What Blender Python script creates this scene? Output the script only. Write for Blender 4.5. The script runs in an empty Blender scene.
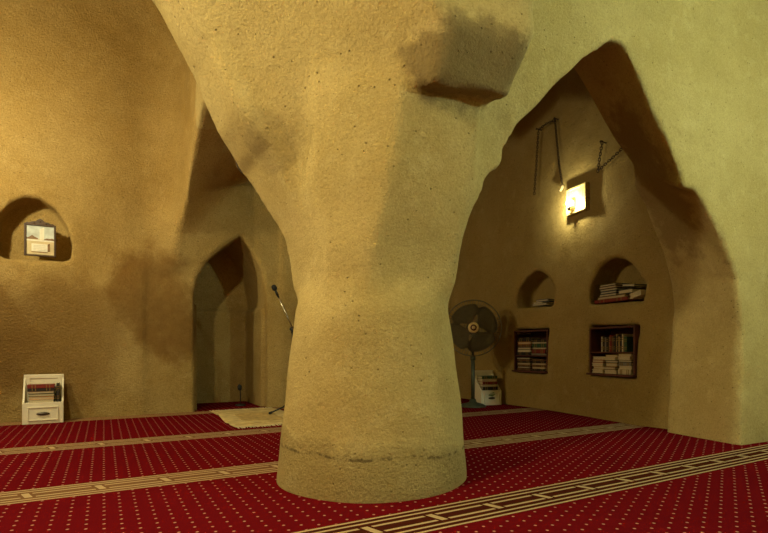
import bpy, bmesh, math, random
import numpy as np
from mathutils import Vector, Matrix
random.seed(7)
C = bpy.context.scene.collection
scene = bpy.context.scene
S = 0.86                                    # room units -> metres
def W(u, v, z): return Vector((u*S, v*S, z*S))

# ------------------------------------------------------------------ camera, world, exposure
YAW = math.radians(29.3)
cd = bpy.data.cameras.new('camera'); cam = bpy.data.objects.new('camera', cd); C.objects.link(cam)
cam.location = W(-1.41, -2.672, 0.75)
cam.rotation_euler = (math.pi/2, 0, -YAW)
cd.sensor_fit = 'HORIZONTAL'; cd.sensor_width = 36; cd.lens = 500/768*36
cd.shift_x = 0.0; cd.shift_y = (350-266.5)/768
cd.clip_start = 0.02
scene.camera = cam
w = bpy.data.worlds.new('world'); scene.world = w; w.use_nodes = True
w.node_tree.nodes['Background'].inputs[0].default_value = (0.9, 0.75, 0.5, 1)
w.node_tree.nodes['Background'].inputs[1].default_value = 0.0
scene.view_settings.view_transform = 'Standard'; scene.view_settings.look = 'None'
scene.view_settings.exposure = 0.0; scene.view_settings.gamma = 1.0
scene.view_settings.use_curve_mapping = False
# lamps of the room: (u, v, z, colour, watts, radius)  -- only far_right is in view, the other three are added to match the shadows
LAMPS = {
    'far_left':  ((-3.12, 2.35, 2.75), (1.0, 0.87, 0.50), 130, 0.06),
    'near_left': ((-2.8, -1.1, 3.0), (1.0, 0.89, 0.50), 205, 0.08),
    'near_right':((2.4, -3.45, 2.75), (0.76, 1.0, 0.72), 155, 0.08),
    'far_right': ((3.28, 1.24, 2.47), (0.98, 0.90, 0.52), 10, 0.05),
}

# ------------------------------------------------------------------ materials
def new_mat(name):
    m = bpy.data.materials.new(name); m.use_nodes = True
    nt = m.node_tree; b = nt.nodes['Principled BSDF']
    return m, nt, b
def simple(name, col, rough=0.6, metal=0.0, noise=0.12, scale=30, emit=None, strength=0):
    m, nt, b = new_mat(name)
    b.inputs['Roughness'].default_value = rough; b.inputs['Metallic'].default_value = metal
    tc = nt.nodes.new('ShaderNodeTexCoord'); n = nt.nodes.new('ShaderNodeTexNoise')
    n.inputs['Scale'].default_value = scale; n.inputs['Detail'].default_value = 4
    nt.links.new(tc.outputs['Object'], n.inputs['Vector'])
    r = nt.nodes.new('ShaderNodeValToRGB')
    r.color_ramp.elements[0].position = 0.3; r.color_ramp.elements[1].position = 0.7
    r.color_ramp.elements[0].color = (*[c*(1-noise) for c in col], 1)
    r.color_ramp.elements[1].color = (*[min(1, c*(1+noise)) for c in col], 1)
    nt.links.new(n.outputs['Fac'], r.inputs['Fac']); nt.links.new(r.outputs['Color'], b.inputs['Base Color'])
    if emit:
        b.inputs['Emission Color'].default_value = (*emit, 1); b.inputs['Emission Strength'].default_value = strength
    return m
class NB:
    """tiny node builder"""
    def __init__(s, nt): s.nt = nt
    def n(s, t, **k):
        o = s.nt.nodes.new(t)
        for a, v in k.items(): setattr(o, a, v)
        return o
    def lk(s, a, b): s.nt.links.new(a, b)
    def put(s, sock, v):
        if isinstance(v, (int, float)): sock.default_value = v
        else: s.lk(v, sock)
    def m(s, op, a, b=0.0, c=0.0, clamp=False):
        o = s.n('ShaderNodeMath', operation=op); o.use_clamp = clamp
        s.put(o.inputs[0], a); s.put(o.inputs[1], b); s.put(o.inputs[2], c)
        return o.outputs[0]
    def ramp(s, v, a, b):            # smoothstep a..b
        o = s.n('ShaderNodeMapRange', interpolation_type='SMOOTHSTEP')
        s.put(o.inputs['Value'], v); o.inputs['From Min'].default_value = a; o.inputs['From Max'].default_value = b
        return o.outputs['Result']
    def mix(s, f, a, b, blend='MIX'):
        o = s.n('ShaderNodeMix', data_type='RGBA', blend_type=blend)
        s.put(o.inputs[0], f)
        for i, v in ((6, a), (7, b)):
            if isinstance(v, tuple): o.inputs[i].default_value = (*v, 1) if len(v) == 3 else v
            else: s.lk(v, o.inputs[i])
        return o.outputs[2]
    def noise(s, vec, scale, detail=5, rough=0.55):
        o = s.n('ShaderNodeTexNoise'); o.inputs['Scale'].default_value = scale
        o.inputs['Detail'].default_value = detail; o.inputs['Roughness'].default_value = rough
        s.lk(vec, o.inputs['Vector']); return o.outputs['Fac']

def plaster(name, base, dark, light, stain_shade=None, lowz=0.3, coarse=0.5, grit=0.3):
    m, nt, b = new_mat(name); B = NB(nt)
    b.inputs['Roughness'].default_value = 0.93
    b.inputs['Specular IOR Level'].default_value = 0.12
    tc = B.n('ShaderNodeTexCoord'); P = tc.outputs['Object']
    sx = B.n('ShaderNodeSeparateXYZ'); B.lk(P, sx.inputs[0]); X, Y, Z = sx.outputs
    n1 = B.noise(P, 1.7, 5, 0.6); n2 = B.noise(P, 9, 6, 0.65); n3 = B.noise(P, 55, 5, 0.7)
    col = B.mix(B.ramp(n1, 0.35, 0.68), dark, base)
    col = B.mix(B.m('MULTIPLY', B.ramp(n2, 0.5, 0.75), 0.55), col, light)
    col = B.mix(B.m('MULTIPLY', B.ramp(n3, 0.52, 0.8), 0.25), col, tuple(c*0.6 for c in dark))
    n4 = B.noise(P, 95, 3, 0.8); n5 = B.noise(P, 24, 4, 0.7)
    col = B.mix(B.m('MULTIPLY', B.ramp(n4, 0.50, 0.68), grit), col, tuple(c*0.45 for c in dark))
    col = B.mix(B.m('MULTIPLY', B.ramp(n4, 0.50, 0.34), grit*0.7), col, tuple(min(1, c*1.25) for c in light))
    col = B.mix(B.m('MULTIPLY', B.ramp(n5, 0.50, 0.72), grit*0.8), col, tuple(c*0.75 for c in dark))
    vo = B.n('ShaderNodeTexVoronoi'); vo.inputs['Scale'].default_value = 26; B.lk(P, vo.inputs['Vector'])
    vd = vo.outputs['Distance']; sel = B.m('GREATER_THAN', B.noise(P, 13, 2), 0.52)
    pit = B.m('MULTIPLY', B.m('SUBTRACT', 1.0, B.ramp(vd, 0.05, 0.17)), sel)
    col = B.mix(B.m('MULTIPLY', pit, 0.8), col, tuple(c*0.35 for c in dark))
    v2 = B.n('ShaderNodeTexVoronoi'); v2.inputs['Scale'].default_value = 60; B.lk(P, v2.inputs['Vector'])
    pit2 = B.m('MULTIPLY', B.m('SUBTRACT', 1.0, B.ramp(v2.outputs['Distance'], 0.08, 0.22)), B.m('GREATER_THAN', n2, 0.50))
    col = B.mix(B.m('MULTIPLY', pit2, 0.7), col, tuple(c*0.5 for c in dark))
    if stain_shade: col = stain_shade(B, P, X, Y, Z, col, n1, n2)
    low = B.m('SUBTRACT', 1.0, B.ramp(B.m('ADD', Z, B.m('MULTIPLY', B.m('SUBTRACT', n1, 0.5), 0.35)), lowz*0.8 if lowz > 0 else -9, lowz*1.1 if lowz > 0 else -8))
    # bump: trowel waves + grain + pits; coarser near the ground
    wv = B.noise(P, 5, 4, 0.6); g1 = B.noise(P, 52, 5, 0.75); g2 = B.noise(P, 150, 3, 0.6)
    h = B.m('ADD', B.m('MULTIPLY', wv, 0.020), B.m('MULTIPLY', g1, B.m('ADD', 0.028*coarse, B.m('MULTIPLY', low, 0.04))))
    h = B.m('ADD', h, B.m('MULTIPLY', g2, 0.004))
    h = B.m('SUBTRACT', h, B.m('MULTIPLY', pit, 0.009))
    bp = B.n('ShaderNodeBump'); bp.inputs['Strength'].default_value = 0.75; bp.inputs['Distance'].default_value = 1.0
    B.lk(h, bp.inputs['Height']); B.lk(bp.outputs[0], b.inputs['Normal'])
    B.lk(col, b.inputs['Base Color'])
    return m
def blob(B, P, c, r, n):           # soft-edged patch round a spot, its edge broken up by noise
    d = B.n('ShaderNodeVectorMath', operation='SUBTRACT'); B.lk(P, d.inputs[0]); d.inputs[1].default_value = c
    e = B.n('ShaderNodeVectorMath', operation='DIVIDE'); B.lk(d.outputs[0], e.inputs[0]); e.inputs[1].default_value = r
    l = B.n('ShaderNodeVectorMath', operation='LENGTH'); B.lk(e.outputs[0], l.inputs[0])
    q = B.m('ADD', l.outputs['Value'], B.m('MULTIPLY', B.m('SUBTRACT', n, 0.5), 1.6))
    return B.m('SUBTRACT', 1.0, B.ramp(q, 0.68, 1.1))
def back_stain(B, P, X, Y, Z, col, n1, n2):      # damp brown mud on the lower part of the prayer-niche wall
    a = blob(B, P, (-0.85*S, 3.7*S, 1.35*S), (0.62*S, 1.0*S, 0.72*S), n1)
    a2 = blob(B, P, (-1.75*S, 3.7*S, 0.85*S), (0.85*S, 1.0*S, 0.75*S), n1)
    a3 = blob(B, P, (-2.7*S, 3.7*S, 1.0*S), (0.8*S, 1.0*S, 0.8*S), n1)
    k = B.m('MAXIMUM', a, B.m('MAXIMUM', B.m('MULTIPLY', a2, 0.6), B.m('MULTIPLY', a3, 0.75)))
    f = B.m('MULTIPLY', k, B.m('ADD', 0.45, B.m('MULTIPLY', n2, 0.6)), clamp=True)
    return B.mix(f, col, (0.20, 0.10, 0.024))
def pillar_stain_shade(B, P, X, Y, Z, col, n1, n2):
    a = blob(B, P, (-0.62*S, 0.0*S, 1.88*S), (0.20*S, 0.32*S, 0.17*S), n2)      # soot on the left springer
    b = blob(B, P, (0.18*S, -0.74*S, 2.16*S), (0.48*S, 0.26*S, 0.22*S), n2)      # shade on the overhanging front springer, put into the colour
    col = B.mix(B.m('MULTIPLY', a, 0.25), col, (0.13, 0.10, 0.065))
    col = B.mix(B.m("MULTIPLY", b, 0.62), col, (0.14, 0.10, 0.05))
    line = B.m('MULTIPLY', B.m('SUBTRACT', 1.0, B.ramp(B.m('ABSOLUTE', B.m('SUBTRACT', B.m('ADD', Z, B.m('MULTIPLY', n1, 0.12)), 0.235)), 0.002, 0.012)), B.ramp(B.noise(P, 16, 4, 0.7), 0.47, 0.58))
    return B.mix(B.m('MULTIPLY', line, 0.7), col, (0.10, 0.065, 0.03))
def arch_stain(B, P, X, Y, Z, col, n1, n2):
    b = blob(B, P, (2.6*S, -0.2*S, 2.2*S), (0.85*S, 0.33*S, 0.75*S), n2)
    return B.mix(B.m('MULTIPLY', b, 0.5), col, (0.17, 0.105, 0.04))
M_PIL = plaster('pillar_plaster', (0.50, 0.395, 0.18), (0.43, 0.33, 0.135), (0.57, 0.47, 0.24), pillar_stain_shade, 0.24, 0.5)
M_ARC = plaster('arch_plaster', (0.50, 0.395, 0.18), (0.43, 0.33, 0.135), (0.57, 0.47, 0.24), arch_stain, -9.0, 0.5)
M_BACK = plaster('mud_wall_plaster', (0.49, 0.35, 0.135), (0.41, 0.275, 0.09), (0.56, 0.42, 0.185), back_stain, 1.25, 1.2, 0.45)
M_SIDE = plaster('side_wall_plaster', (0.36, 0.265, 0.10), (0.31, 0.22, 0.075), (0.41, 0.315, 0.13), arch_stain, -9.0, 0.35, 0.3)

def carpet_mat():
    m, nt, b = new_mat('red_prayer_carpet'); B = NB(nt)
    b.inputs['Roughness'].default_value = 1.0; b.inputs['Specular IOR Level'].default_value = 0.0
    b.inputs['Sheen Weight'].default_value = 0.0
    tc = B.n('ShaderNodeTexCoord'); P = tc.outputs['Object']
    sx = B.n('ShaderNodeSeparateXYZ'); B.lk(P, sx.inputs[0])
    U = B.m('DIVIDE', sx.outputs[0], S); V = B.m('DIVIDE', sx.outputs[1], S)
    # staggered dots
    pu, pv = 0.067, 0.066
    cu = B.m('DIVIDE', B.m('ADD', U, 20.0), pu); col_i = B.m('FLOOR', cu)
    fu = B.m('SUBTRACT', B.m('FRACT', cu), 0.5)
    odd = B.m('MULTIPLY', B.m('FRACT', B.m('MULTIPLY', col_i, 0.5)), 1.0)
    fv = B.m('SUBTRACT', B.m('FRACT', B.m('ADD', B.m('DIVIDE', B.m('ADD', V, 20.0), pv), odd)), 0.5)
    du = B.m('MULTIPLY', fu, pu); dv = B.m('MULTIPLY', fv, pv)
    d = B.m('SQRT', B.m('ADD', B.m('MULTIPLY', du, du), B.m('MULTIPLY', dv, dv)))
    dot = B.m('SUBTRACT', 1.0, B.ramp(d, 0.0048, 0.008))
    n = B.noise(P, 220, 2, 0.5); nl = B.noise(P, 2.5, 3, 0.5)
    red = B.mix(nl, (0.102, 0.0042, 0.0068), (0.145, 0.006, 0.0095))
    red = B.mix(B.m('MULTIPLY', n, 0.5), red, (0.105, 0.003, 0.006))
    beige = B.mix(n, (0.50, 0.37, 0.22), (0.36, 0.26, 0.14))
    dotc = B.mix(n, (0.52, 0.27, 0.20), (0.36, 0.17, 0.125))
    col = B.mix(dot, red, dotc)
    # key-pattern bands across the room
    hw = 0.135
    for v0 in (-2.2, -0.83, 0.475, 1.92):
        q = B.m('SUBTRACT', V, v0)
        inb = B.m('LESS_THAN', B.m('ABSOLUTE', q), hw)
        aq = B.m('ABSOLUTE', q)
        def ln(c, w): return B.m('LESS_THAN', B.m('ABSOLUTE', B.m('SUBTRACT', aq, c)), w)
        L = B.m('MAXIMUM', ln(0.124, 0.0075), ln(0.083, 0.0075))
        k = B.m('SUBTRACT', B.m('FRACT', B.m('DIVIDE', B.m('ADD', U, 20.0-0.26), 0.33)), 0.5)
        kx = B.m('MULTIPLY', k, 0.33)
        # Z of the key: upper line bends down through a fat diagonal into the lower line
        ca = B.m('LESS_THAN', B.m('ABSOLUTE', B.m('SUBTRACT', q, 0.036)), 0.0085)
        cb = B.m('LESS_THAN', B.m('ABSOLUTE', B.m('ADD', q, 0.036)), 0.0085)
        near = B.m('LESS_THAN', aq, 0.046)
        dg = B.m('ABSOLUTE', B.m('SUBTRACT', kx, B.m('MULTIPLY', q, -0.30)))
        diag = B.m('MULTIPLY', near, B.m('LESS_THAN', dg, 0.017))
        gap = B.m('LESS_THAN', dg, 0.032)
        mid = B.m('MAXIMUM', B.m('MULTIPLY', B.m('MAXIMUM', ca, cb), B.m('SUBTRACT', 1.0, gap)), diag)
        L = B.m('MAXIMUM', L, mid)
        bc = B.mix(L, (0.055, 0.012, 0.007) if v0 < 0 else (0.17, 0.085, 0.04), beige)
        col = B.mix(inb, col, bc)
    # plain brown border along the prayer-niche wall
    brd = B.m('MULTIPLY', B.m('GREATER_THAN', V, 3.50), B.m('LESS_THAN', V, 3.735))
    brd = B.m('MULTIPLY', brd, B.m('LESS_THAN', U, 3.4))
    st = B.m('GREATER_THAN', B.m('FRACT', B.m('DIVIDE', V, 0.045)), 0.45)
    col = B.mix(brd, col, B.mix(st, (0.12, 0.05, 0.02), (0.38, 0.24, 0.11)))
    B.lk(col, b.inputs['Base Color'])
    bp = B.n('ShaderNodeBump'); bp.inputs['Strength'].default_value = 0.5; bp.inputs['Distance'].default_value = 0.004
    B.lk(B.noise(P, 300, 2), bp.inputs['Height']); B.lk(bp.outputs[0], b.inputs['Normal'])
    return m
M_CARPET = carpet_mat()
M_WHITE = simple('painted_white_wood', (0.74, 0.70, 0.56), 0.5, noise=0.05, scale=12)
M_HANDLE = simple('dark_bronze', (0.07, 0.055, 0.045), 0.4, 0.6)
M_PAGE = simple('book_pages', (0.52, 0.45, 0.31), 0.8, noise=0.18, scale=160)
M_BLACK = simple('black_metal', (0.02, 0.02, 0.02), 0.4, 0.3)
M_STEEL = simple('steel_tube', (0.55, 0.52, 0.45), 0.25, 1.0)
M_FOAM = simple('black_foam', (0.015, 0.015, 0.015), 0.95)
M_FANWIRE = simple('fan_guard_wire', (0.17, 0.16, 0.11), 0.5, 0.3)
M_FANBLADE = simple('fan_blade_grey', (0.19, 0.17, 0.10), 0.5, 0.0)
M_FANPOLE = simple('fan_pole', (0.07, 0.085, 0.06), 0.5, 0.4)
M_BADGE = simple('fan_badge_gold', (0.72, 0.58, 0.30), 0.35, 0.3)
M_WOOD = simple('dark_red_wood', (0.085, 0.022, 0.012), 0.55, noise=0.3, scale=8)
M_CHAIN = simple('rusty_chain', (0.055, 0.032, 0.015), 0.7, 0.4)
M_ROPE = simple('pale_rope', (0.50, 0.38, 0.2), 0.9)
M_RUG = simple('beige_prayer_rug', (0.55, 0.42, 0.19), 0.95, noise=0.25, scale=14)
M_RUG2 = simple('beige_prayer_rug_pattern', (0.43, 0.30, 0.11), 0.95, noise=0.3, scale=18)
M_FRINGE = simple('cream_fringe', (0.62, 0.54, 0.33), 0.9)
M_FRAME = simple('dark_picture_frame', (0.06, 0.03, 0.016), 0.4, noise=0.3, scale=40)

# ------------------------------------------------------------------ mesh helpers
def finish(name, bm, mats, parent=None, smooth=False):
    me = bpy.data.meshes.new(name); bm.to_mesh(me); bm.free()
    if not isinstance(mats, (list, tuple)): mats = [mats]
    for m in mats: me.materials.append(m)
    if smooth:
        for p in me.polygons: p.use_smooth = True
    o = bpy.data.objects.new(name, me); C.objects.link(o)
    if parent: o.parent = parent
    return o
def tag(o, label=None, cat=None, group=None, kind=None):
    if label: o['label'] = label
    if cat: o['category'] = cat
    if group: o['group'] = group
    if kind: o['kind'] = kind
    return o
def empty(name, loc, rz=0, label=None, cat=None, group=None):
    o = bpy.data.objects.new(name, None); C.objects.link(o)
    o.location = loc; o.rotation_euler = (0, 0, rz); o.empty_display_size = 0.05
    return tag(o, label, cat, group)
def box(bm, lo, hi, mat=0, bev=0.0, M=None):
    lo = Vector(lo); hi = Vector(hi)
    r = bmesh.ops.create_cube(bm, size=1.0)
    vs = r['verts']
    for v in vs: v.co = Vector(((lo[i]+hi[i])/2 + v.co[i]*(hi[i]-lo[i])) for i in range(3)) if False else Vector([(lo[i]+hi[i])/2 + v.co[i]*(hi[i]-lo[i]) for i in range(3)])
    fs = list({f for v in vs for f in v.link_faces})
    for f in fs: f.material_index = mat
    if bev > 0:
        es = list({e for v in vs for e in v.link_edges})
        rr = bmesh.ops.bevel(bm, geom=es, offset=bev, segments=2, affect='EDGES', profile=0.5)
        vs = list({v for f in rr['faces'] for v in f.verts} | {v for v in vs if v.is_valid})
        for f in rr['faces']: f.material_index = mat
    if M is not None:
        for v in vs:
            if v.is_valid: v.co = M @ v.co
    return vs
def tube(bm, pts, r, seg=8, mat=0, closed=False, caps=True):
    pts = [Vector(p) for p in pts]; n = len(pts)
    rs = r if isinstance(r, (list, tuple)) else [r]*n
    rings = []; prev = None
    for i, p in enumerate(pts):
        if closed: t = (pts[(i+1) % n] - pts[i-1]).normalized()
        else: t = (pts[min(i+1, n-1)] - pts[max(i-1, 0)]).normalized()
        if prev is None:
            a = t.orthogonal().normalized()
        else:
            a = (prev - t*prev.dot(t)).normalized()
        prev = a; b = t.cross(a)
        rings.append([bm.verts.new(p + (a*math.cos(k*2*math.pi/seg) + b*math.sin(k*2*math.pi/seg))*rs[i]) for k in range(seg)])
    m = n if closed else n-1
    for i in range(m):
        A, B_ = rings[i], rings[(i+1) % n]
        for k in range(seg):
            f = bm.faces.new((A[k], A[(k+1) % seg], B_[(k+1) % seg], B_[k])); f.material_index = mat; f.smooth = True
    if caps and not closed:
        f = bm.faces.new(rings[0][::-1]); f.material_index = mat
        f = bm.faces.new(rings[-1]); f.material_index = mat
def lathe(bm, prof, seg=24, mat=0, M=Matrix()):
    rings = []
    for (r, z) in prof:
        rings.append([bm.verts.new(M @ Vector((max(r, 1e-5)*math.cos(k*2*math.pi/seg), max(r, 1e-5)*math.sin(k*2*math.pi/seg), z))) for k in range(seg)])
    for i in range(len(rings)-1):
        for k in range(seg):
            f = bm.faces.new((rings[i][k], rings[i][(k+1) % seg], rings[i+1][(k+1) % seg], rings[i+1][k]))
            f.material_index = mat; f.smooth = True
    bm.faces.new(rings[0][::-1]).material_index = mat
    bm.faces.new(rings[-1]).material_index = mat
def prism(bm, poly, y0, y1, mat=0):      # poly in (x,z), extruded along y
    a = [bm.verts.new((x, y0, z)) for x, z in poly]; b = [bm.verts.new((x, y1, z)) for x, z in poly]
    n = len(poly)
    for i in range(n): bm.faces.new((a[i], a[(i+1) % n], b[(i+1) % n], b[i])).material_index = mat
    bm.faces.new(a[::-1]).material_index = mat; bm.faces.new(b).material_index = mat
    bmesh.ops.recalc_face_normals(bm, faces=bm.faces[:])

# ------------------------------------------------------------------ the plaster shell, as a distance field
def poly_sdf(poly, X, Z):
    """signed distance to polygon, negative inside"""
    d = np.full(X.shape, 1e9, np.float32); s = np.ones(X.shape, np.float32)
    n = len(poly)
    for i in range(n):
        ax, az = poly[i]; bx, bz = poly[i-1]
        ex, ez = bx-ax, bz-az; wx = X-ax; wz = Z-az
        t = np.clip((wx*ex+wz*ez)/(ex*ex+ez*ez+1e-12), 0, 1)
        d = np.minimum(d, (wx-ex*t)**2+(wz-ez*t)**2)
        c1 = Z >= az; c2 = Z < bz; c3 = ex*wz > ez*wx
        flip = (c1 & c2 & c3) | (~c1 & ~c2 & ~c3)
        s = np.where(flip, -s, s)
    return (s*np.sqrt(d)).astype(np.float32)
def smin(a, b, k):
    h = np.maximum(k-np.abs(a-b), 0)/k
    return np.minimum(a, b)-h*h*k*0.25
def smax(a, b, k): return -smin(-a, -b, k)
H_ = 0.031
g0 = np.array([-3.75, -4.05, -0.09]); g1 = np.array([3.80, 5.05, 6.15])
N = np.ceil((g1-g0)/H_).astype(int)+1
ax = [(g0[i]+np.arange(N[i])*H_).astype(np.float32) for i in range(3)]
U = ax[0][:, None, None]; V = ax[1][None, :, None]; Z = ax[2][None, None, :]
def rbox2(u0, u1, v0, v1, r):
    qx = np.abs(U-(u0+u1)/2)-(u1-u0)/2+r; qy = np.abs(V-(v0+v1)/2)-(v1-v0)/2+r
    return np.sqrt(np.maximum(qx, 0)**2+np.maximum(qy, 0)**2)+np.minimum(np.maximum(qx, qy), 0)-r
def sphere(cu, cv, cz, R): return np.sqrt((U-cu)**2+(V-cv)**2+np.maximum(Z-cz, 0)**2)-R
# gentle hand-made waviness
wob = (0.016*np.sin(U*2.1+V*1.3+0.5)*np.sin(Z*2.3+U*0.7)+0.010*np.sin(V*4.7+Z*3.1+1.0)*np.sin(U*3.9-Z*2.2)
       +0.005*np.sin(U*9.3+Z*8.1)*np.sin(V*10.1+Z*7.3+2.0)).astype(np.float32)
zr = np.clip((Z-1.6)/0.7, 0, 1); zr = 0.22+0.28*zr*zr*(3-2*zr)
bay1 = smax(rbox2(-3.35, -0.60, 0.42, 3.74, zr), sphere(-2.0, 2.0, 3.1, 2.95), 0.5)
bay2 = smax(rbox2(0.28, 3.43, 0.06, 3.74, 0.10), sphere(1.85, 1.9, 2.2, 2.75), 0.5)
bay2 = smax(bay2, (U-(3.2+0.18*(V-0.3)+0.10*np.exp(-((V-0.1)/0.25)**2)))*0.984, 0.08)
bay3 = smax(rbox2(0.50, 3.75, -3.74, -0.42, 0.12), sphere(2.0, -2.1, 2.0, 2.85), 0.5)
bay3 = smax(bay3, (V-(-0.42-0.065*U))*0.998, 0.05)
bay4 = smax(rbox2(-3.4, 0.01, -3.74, 0.02, 0.05), smin(sphere(-2.0, -2.0, 1.09, 2.62), sphere(-2.0, -2.0, 3.0, 1.9), 0.3), 0.05)
def opening(axis, sgn, near, far, s0, s1, slack=0.16):
    T = (U if axis == 0 else V)*sgn; Sx = (V if axis == 0 else U)
    w_ = np.clip((Sx-s0)/(s1-s0), 0, 1)
    T3 = np.broadcast_to(T, (T.shape[0], T.shape[1], 1)) if False else T
    P = np.broadcast_arrays(T, Z)
    dn = poly_sdf(near, P[0], P[1]); df = poly_sdf(far, P[0], P[1]) if far is not near else dn
    d = dn*(1-w_)+df*w_
    return smax(d, np.abs(Sx-(s0+s1)/2)-(s1-s0)/2-slack, 0.03)
pu_n = [(0, -1), (0, 1.42), (.40, 1.46), (.49, 1.64), (.53, 1.74), (.60, 1.79), (.69, 1.81), (.685, 1.95), (.76, 2.09), (1.07, 2.40), (1.33, 2.64), (1.55, 2.80), (1.64, 2.78),
        (1.76, 2.66), (1.92, 2.42), (2.10, 2.20), (2.23, 2.03), (2.24, 1.93), (2.40, 1.93), (2.48, 1.87), (2.70, 1.65), (2.93, 1.32), (3.0, .91), (2.98, .4), (2.94, -1)]
pu_f = [(0, -1), (0, 1.42), (.40, 1.46), (.55, 1.75), (.65, 1.95), (.8, 2.15), (1.07, 2.50), (1.35, 2.83), (1.6, 3.06), (1.66, 3.06),
        (1.80, 2.96), (2.05, 2.75), (2.32, 2.50), (2.57, 2.34), (2.60, 2.16), (2.78, 2.02), (3.0, 1.66), (3.12, 1.36), (3.16, 1.10), (3.11, .6), (3.05, -1)]
mu = [(0, -1), (0, 1.0), (.35, 1.06), (.41, 1.46), (.54, 1.74), (.61, 1.87), (.67, 1.915), (.79, 2.06), (.92, 2.35), (1.14, 2.66), (1.4, 2.93), (1.75, 3.12),
      (2.1, 2.9), (2.5, 2.4), (2.75, 1.95), (2.95, 1.5), (3.05, 1.0), (3.1, -1)]
mv = [(0, -1), (0, 1.3), (.40, 1.4), (.45, 1.66), (.44, 2.13), (.675, 2.09), (.72, 2.17), (.86, 2.35), (.86, 2.46), (.92, 2.75), (1.2, 3.0), (1.7, 3.2),
      (2.1, 2.9), (2.5, 2.4), (2.75, 1.95), (2.95, 1.5), (3.05, 1.0), (3.1, -1)]
pv = [(0, -1), (0, 1.42), (.40, 1.46), (.56, 1.77), (.62, 1.90), (.68, 1.92), (.80, 2.1), (.95, 2.4), (1.2, 2.75), (1.6, 3.1), (1.9, 3.25),
      (2.3, 3.1), (2.8, 2.85), (3.1, 2.62), (3.35, 2.36), (3.55, 2.1), (3.66, 1.85), (3.76, 1.65), (3.76, -1)]
mvn = mv[:4]+[(.44, 2.10), (.645, 2.065), (.69, 2.13), (.79, 2.31), (.765, 2.46), (.85, 2.75)]+mv[10:]
pvf = pv[:12]+[(2.3, 3.22), (2.8, 3.1), (3.3, 3.0), (3.77, 2.95), (3.77, -1)]
void = bay1
void = smin(void, bay2, 0.06)
void = smin(void, bay3, 0.06)
void = smin(void, bay4, 0.06)
for a in (opening(0, 1, pu_n, pu_f, -.57, .06), opening(0, -1, mu, mu, .0, .42),
          opening(1, -1, mvn, mv, .02, .50), opening(1, 1, pv, pvf, -.64, .28, .34)):
    void = smin(void, a, 0.045)
del bay1, bay2, bay3, bay4
# corbel swelling where the far arch meets the prayer-niche wall
#sw = (np.sqrt(((U+0.42)/0.34)**2+((V-3.62)/0.42)**2+((Z-2.28)/0.50)**2)-1)*0.34
# the pillar
zz = np.array([-.1, 0, .06, .28, .46, .81, 1.03, 1.22, 1.43, 1.8, 2.1, 2.4]); rr = np.array([.565, .567, .562, .533, .513, .477, .450, .462, .475, .49, .50, .5])
rad = np.interp(ax[2], zz, rr)[None, None, :].astype(np.float32)
circ = np.sqrt(U*U+V*V)-rad
a_ = np.interp(ax[2], [0.9, 1.05, 1.3, 1.5, 1.66, 2.4], [.37, .375, .39, .42, .445, .445])[None, None, :].astype(np.float32)
ex = np.interp(ax[2], [1.2, 1.66, 2.05], [0, .03, .095])[None, None, :].astype(np.float32)
qx = np.abs(U)-a_+0.07; qy = np.maximum(V, -V-ex)-a_+0.07
sq = np.sqrt(np.maximum(qx, 0)**2+np.maximum(qy, 0)**2)+np.minimum(np.maximum(qx, qy), 0)-0.07
sq = smax(sq, (-(U+V))/1.4142-np.interp(ax[2], [1.0, 1.5, 2.1], [.405, .425, .46])[None, None, :].astype(np.float32), 0.02)
f_ = np.clip((Z-0.95)/0.22, 0, 1); f_ = f_*f_*(3-2*f_)
pil = circ*(1-f_)+sq*f_
pil = smax(pil, Z-2.3, 0.1)
void = smax(void, -pil, 0.035)
del pil, circ, sq
void += wob
# niches: sharp-edged recesses (subset of the grid is enough but keep it simple)
def niche_v(poly, v0, v1, k=0.03):
    P = np.broadcast_arrays(U, Z); d = poly_sdf(poly, P[0], P[1])
    return smax(d, np.abs(V-(v0+v1)/2)-(v1-v0)/2, 0.05)
def niche_u(poly, u0, u1, tilt=True):
    P = np.broadcast_arrays(V, Z); d = poly_sdf(poly, P[0], P[1])
    off = np.where(V < 1.6, 0.18*(V-0.3)-0.23, 0.0) if tilt else 0
    return smax(d, np.abs(U-off-(u0+u1)/2)-(u1-u0)/2, 0.03)
mih = [(-.43, -1), (-.44, 1.45), (-.41, 1.62), (-.31, 1.82), (-.12, 2.02), (.10, 2.19), (.25, 2.03), (.38, 1.78), (.45, 1.45), (.46, 1.2), (.46, -1)]
nm = niche_v(mih, 3.4, 4.78)
nm = nm + 0.045*np.clip((1.34-Z)/0.03, 0, 1)*(V > 3.9)
void = smin(void, nm, 0.04)
pic = [(-2.36, 1.74), (-2.39, 1.9), (-2.36, 2.12), (-2.25, 2.28), (-2.12, 2.36), (-2.0, 2.36), (-1.87, 2.28), (-1.76, 2.10), (-1.71, 1.9), (-1.72, 1.75), (-1.78, 1.715), (-2.3, 1.70)]
void = smin(void, niche_v(pic, 3.4, 4.02), 0.05)
n1 = [(1.69, 1.29), (1.67, 1.50), (1.76, 1.66), (1.90, 1.75), (1.99, 1.77), (2.14, 1.70), (2.28, 1.57), (2.32, 1.44), (2.31, 1.31)]
void = smin(void, niche_u(n1, 3.2, 3.72), 0.03)
n2 = [(.40, 1.24), (.375, 1.42), (.49, 1.60), (.62, 1.69), (.72, 1.72), (.84, 1.71), (.95, 1.66), (1.06, 1.50), (1.09, 1.40), (1.08, 1.26)]
void = smin(void, niche_u(n2, 3.2, 3.74), 0.03)
s1 = [(1.79, .45), (1.74, 1.02), (2.32, 1.03), (2.38, .46)]
void = smin(void, niche_u(s1, 3.2, 3.76), 0.02)
s2 = [(.47, .465), (.44, 1.0), (1.09, 1.03), (1.11, .47)]
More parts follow.
